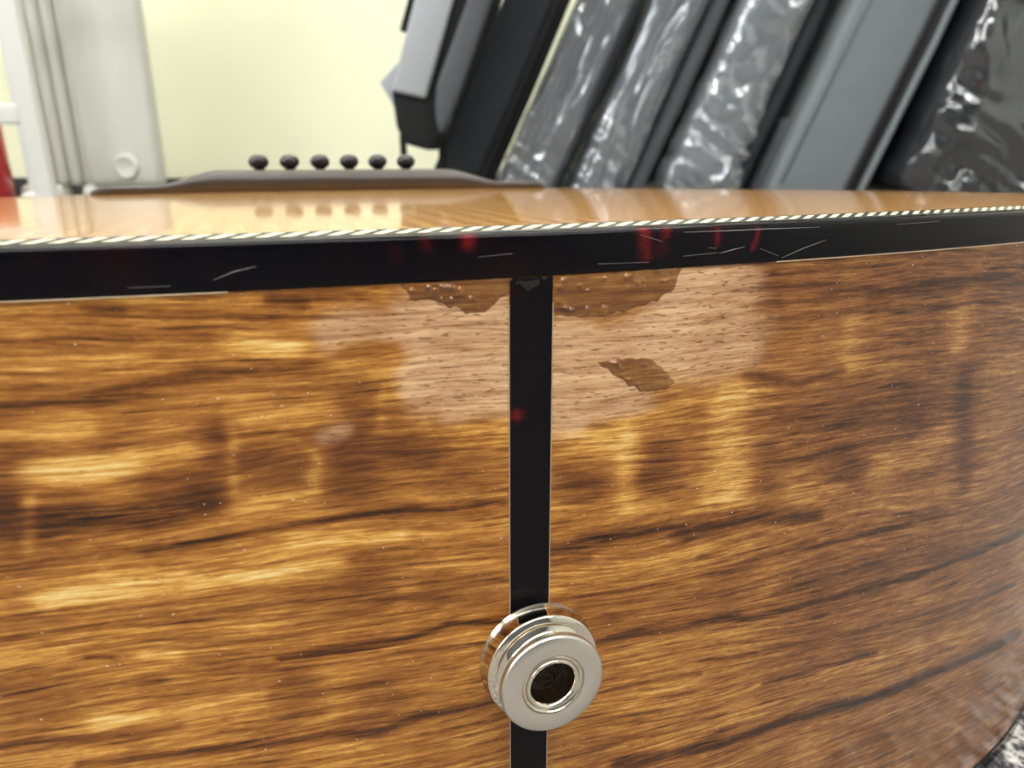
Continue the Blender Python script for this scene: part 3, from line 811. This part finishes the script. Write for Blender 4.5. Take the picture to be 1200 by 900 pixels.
def film(root, x0, x1, y0, y1, z0, z1, kind, seed, amp=.006):
    V, F = rbox(x1 - x0, y1 - y0, z1 - z0, .022, 26, 8, 150)
    V = move(V, ((x0 + x1) / 2, (y0 + y1) / 2, (z0 + z1) / 2)); out = []
    V = np.array(V); N = V - np.array([(x0 + x1) / 2, (y0 + y1) / 2 + .1, 0]); 
    if kind == 'long':
        u = V[:, 0] * 38 + V[:, 1] * 9 + seed + vnoise(V[:, 2] * 6 + seed, V[:, 0] * 9) * 1.6; w = V[:, 2] * 3.4
        h = (1 - abs(2 * vnoise(u, w) - 1)) ** 3 * 1.0 + .45 * (1 - abs(2 * vnoise(u * 2.3 + 9, V[:, 2] * 14) - 1)) ** 3
    else:
        q = 1.0 if kind == 'mixed' else .5
        u = (V[:, 0] * 16 + V[:, 2] * 7) * q + seed; w = (V[:, 2] * 22 - V[:, 0] * 9 + V[:, 1] * 8) * q
        h = (1 - abs(2 * vnoise(u + vnoise(u, w) * 1.5, w * .5) - 1)) ** 3 + .6 * (1 - abs(2 * vnoise(u * 2.1 + 5, w * 1.3) - 1)) ** 4
    low = np.clip(1.6 - (V[:, 2] - z0) / .12, 0, 1) * (3.0 if kind == 'mixed' else .9)
    h = h + low * (1 - abs(2 * vnoise(V[:, 0] * 9 + seed, V[:, 2] * 65 + V[:, 0] * 16) - 1)) ** 2 * 1.2
    V[:, 1] -= h * amp * np.where(V[:, 1] < (y0 + y1) / 2, 1, -.3)
    sx = np.sign(V[:, 0] - (x0 + x1) / 2) * (abs(V[:, 0] - (x0 + x1) / 2) > (x1 - x0) * .42)
    V[:, 0] += sx * h * amp * .35
    o = mesh_from('plastic_wrap', V, F, M_film2 if kind == 'crumple' else M_film, root); o['label'] = 'clear crinkled plastic wrapping'
    return o

def taper(root):
    for o in root.children:
        if not o.name.startswith(('body', 'zip', 'back', 'front', 'pip', 'plast')): continue
        n = len(o.data.vertices); c = np.empty(n * 3); o.data.vertices.foreach_get('co', c); c = c.reshape(-1, 3)
        k = np.clip((c[:, 2] - .34) / .55, 0, 1); c[:, 0] *= 1 - .62 * k * k * (3 - 2 * k)
        o.data.vertices.foreach_set('co', c.ravel()); o.data.update()

def seam(root, x, y, z0, z1, r, mat, name='piping'):
    return mesh_from(name, *tube([(x, y, z0), (x, y, (z0 + z1) / 2), (x, y, z1)], r, 8), mat, root)

# B, unwrapped black bag
w = .104; h = w / 2; LEN = 1.05
b = bag_root('gig_bag', 'unwrapped charcoal black gig bag standing behind the pale grey pocketed one', -.0910, 1.30, 24.5, w)
slab(b, 'body', -h, h * .50, 0, .36, 0, LEN, .012, M_char)
slab(b, 'zipper_band', h * .48, h * .72, .012, .35, .004, LEN - .01, .004, M_zip)
slab(b, 'back_panel', h * .70, h, .006, .36, 0, LEN, .008, M_blk)
seam(b, -h + .006, .004, .02, LEN - .02, .003, M_blk)
# C
w = .107; h = w / 2
b = bag_root('gig_bag', 'plastic-wrapped grey gig bag next to the unwrapped charcoal one', .0328, 1.275, 24.45, w)
slab(b, 'body', -h + .003, h * .62, .008, .36, .004, LEN, .016, M_mid)
slab(b, 'back_panel', h * .60, h - .002, .02, .36, .004, LEN, .010, M_char)
seam(b, -h * .35, .008, .03, LEN, .0025, M_grey)
film(b, -h + .002, h * .72, 0, .37, 0, LEN + .01, 'long', 3.3, .010)
# D
w = .118; h = w / 2
b = bag_root('gig_bag', 'plastic-wrapped grey gig bag, the middle one of three in plastic side by side', .1705, 1.255, 22.6, w)
slab(b, 'body', -h + .004, h * .25, .008, .36, .004, LEN, .016, M_mid)
slab(b, 'zipper_band', h * .23, h * .55, .022, .36, .004, LEN, .008, M_char)
slab(b, 'back_panel', h * .53, h - .002, .016, .36, .004, LEN, .010, M_slate)
seam(b, -h * .5, .008, .03, LEN, .0025, M_grey)
film(b, -h, h * .33, 0, .37, 0, LEN + .01, 'long', 17.9, .011)
# E
w = .134; h = w / 2
b = bag_root('gig_bag', 'plastic-wrapped gig bag with bunched white crinkles at its bottom, left of the bare grey one', .326, 1.225, 21, w, .012)
slab(b, 'body', -h + .004, h * .42, .008, .36, .020, LEN, .030, M_grey)
slab(b, 'zipper_band', h * .40, h * .62, .03, .36, .02, LEN, .006, M_zip)
slab(b, 'back_panel', h * .60, h - .002, .024, .36, .02, LEN, .012, M_char)
film(b, -h, h * .50, 0, .37, 0, LEN + .01, 'mixed', 29.1, .008)
# F
w = .153; h = w / 2
b = bag_root('gig_bag', 'bare blue-grey gig bag with a black zip band, no plastic', .507, 1.22, 19.8, w)
slab(b, 'body', -h, h * .60, 0, .36, 0, LEN, .012, M_grey)
slab(b, 'zipper_band', h * .58, h * .86, .004, .35, .004, LEN - .01, .004, M_zip)
slab(b, 'back_panel', h * .84, h, 0, .36, 0, LEN, .006, M_grey)
seam(b, -h + .016, .002, .03, LEN - .03, .0035, M_grey)
seam(b, h * .72, .003, .03, LEN - .03, .0035, M_blk, 'zip_teeth')
V, F = rbox(.05, .10, .135, .012, 3, 3, 5)
mesh_from('corner_guard', move(V, (-h + .012, .09, .066)), F, M_slate, b)
# G
w = .235; h = w / 2
b = bag_root('gig_bag', 'black gig bag in loose crumpled plastic, rightmost of the row', .742, 1.19, 18, w)
slab(b, 'body', -h + .006, h, .012, .36, .004, LEN, .02, M_blk)
slab(b, 'front_pocket', -h * .2, h * .9, .0, .03, .16, LEN * .6, .02, M_blk)
seam(b, -h * .45, .012, .03, LEN, .003, M_blk)
film(b, -h, h + .006, -.006, .37, 0, LEN + .01, 'crumple', 43.7, .020)

for o in [o for o in COL.objects if o.name.startswith('gig_bag')]: taper(o)
# A, bag with a pale grey pocket leaning on the black one
a0, d0 = -.15, 1.16
A = thing('gig_bag', 'black gig bag with pale grey front pocket, leftmost of the row', 'gig bag', room(a0, d0, 0), ROT, 'gig bags leaning in a row by the wall')
def pa(name, poly, y0, y1, bev, mat, label=None):
    k = (d0) / 1.2
    V, F = prism([((a * k - a0), .12919 + (z - .12919) * k) for a, z in poly], y0, y1, bev)
    o = mesh_from(name, V, F, mat, A); 
    if label: o['label'] = label
    return o
pa('body', [(-.190, .216), (-.185, .16), (-.172, .136), (-.131, .125), (-.114, .147), (-.080, .21), (-.026, .342), (.10, .70), (.02, .72), (-.147, .342)], 0, .128, .008, M_blk)
pa('front_pocket', [(-.189, .214), (-.136, .203), (-.089, .342), (.03, .70), (-.02, .71), (-.147, .342)], -.010, .03, .005, M_lt, 'pale grey fabric pocket')
pa('side_panel', [(-.118, .223), (-.1215, .19), (-.120, .162), (-.113, .149), (-.100, .172), (-.083, .21), (-.034, .335), (.09, .68), (.04, .68), (-.068, .342)], -.012, .05, .010, M_slate, 'slate grey padded side panel')
pa('flap', [(-.211, .229), (-.181, .257), (-.187, .187)], .02, .05, .002, M_lt, 'small grey corner flap')
pa('strap', [(-.174, .301), (-.150, .301), (-.10, .43), (-.126, .44)], .004, .03, .003, M_blk)
pa('foot', [(-.184, .15), (-.174, .15), (-.171, -.004), (-.181, -.004)], .02, .034, .002, M_blk)
pa('foot', [(-.128, .14), (-.112, .14), (-.112, -.004), (-.128, -.004)], .09, .105, .002, M_blk)

# ------------------------------------------------------------------ radiator
M_rad = plain('radiator_enamel', (0.56, 0.57, 0.51), 0.45, var=.04, sc=10)
rd = thing('radiator', 'pale grey ribbed column radiator standing by the yellow wall', 'radiator', room(-.803, 1.55, 0), ROT)
V, F = rbox(.150, .05, .62, .018, 6, 3, 10)
# shallow vertical flutes on the broad end face
V = [(x, y + (.004 * cos(x / .150 * 2 * pi * 2.5) if y < 0 and abs(z) < .22 else 0), z) for x, y, z in V]
mesh_from('end_section', move(V, (0, 0, .362)), F, M_rad, rd)
colm = None
for i in range(4):
    if colm is None:
        V, F = rbox(.027, .06, .62, .0133, 3, 3, 10)
        colm = mesh_from('column', V, F, M_rad, rd); q = colm
    else:
        q = colm.copy(); COL.objects.link(q); q.parent = rd
    q.location = (-.0895 - i * .0295, .038, .362)
V, F = lathe([(.0, .005), (.018, .005), (.0215, .007), (.025, .004), (.026, 0), (.026, -.02)], 40)
for zz in (.092, .632):
    mesh_from('end_plug', move([(x, -z, y) for x, y, z in V], (.012, -.025, zz)), F, M_rad, rd)
    mesh_from('header_pipe', *tube([(.0, .04, zz), (-.19, .04, zz)], .012, 14), M_rad, rd)
for xx in (-.02, -.15):
    V, F = rbox(.09, .05, .05, .015, 3, 3, 3)
    mesh_from('foot', move(V, (xx - .04, .02, .03)), F, M_white, rd)

# ------------------------------------------------------------------ white rack and red cylinder at the left edge
rk = thing('metal_rack', 'white square-tube rack at the left edge in front of the radiator', 'rack', room(-.766, 1.2, 0), ROT)
def rb(name, x0, x1, y0, y1, z0, z1, r=.004, mat=M_white):
    V, F = rbox(x1 - x0, y1 - y0, z1 - z0, r, 2, 2, 4)
    return mesh_from(name, move(V, ((x0 + x1) / 2, (y0 + y1) / 2, (z0 + z1) / 2)), F, mat, rk)
rb('post', -.0155, .0155, 0, .018, .012, .95)
rb('post', -.4455, -.4145, 0, .018, .012, .95)
rb('post', -.160, -.138, .21, .23, .02, .95)
rb('post', -.470, -.448, .21, .23, .02, .95)
for z in (.164, .62, .92):
    rb('front_rail', -.4145, -.0155, .002, .028, z, z + .031)
    rb('side_rail', -.46, -.425, .03, .21, z, z + .025)
V, F = lathe([(.0, .05), (.016, .048), (.028, .036), (.032, .02), (.028, .004), (.0, .001)], 28)
for (x, y) in ((-.15, .21), (-.459, .22), (0, .015), (-.43, .015)):
    mesh_from('foot', move(V, (x, y, 0)), F, M_white, rk)
M_red = plain('red_enamel', (0.55, 0.015, 0.02), 0.3, coat=.6, var=.1)
fx = thing('fire_extinguisher', 'red cylinder half cut off at the left edge behind the white rack', 'extinguisher', room(-1.085, 1.49, 0), ROT)
V, F = lathe([(.0, 0), (.060, 0), (.066, .006), (.066, .20), (.060, .225), (.045, .245), (.022, .256), (.018, .275), (.0, .275)], 40)
fix_normals(mesh_from('body', V, F, M_red, fx))
V, F = join(lathe([(.0, .27), (.02, .27), (.02, .30), (.0, .30)], 20), box(-.012, .07, -.012, .012, .30, .312), box(-.012, .06, -.012, .012, .285, .292))
mesh_from('valve', V, F, M_alu, fx)
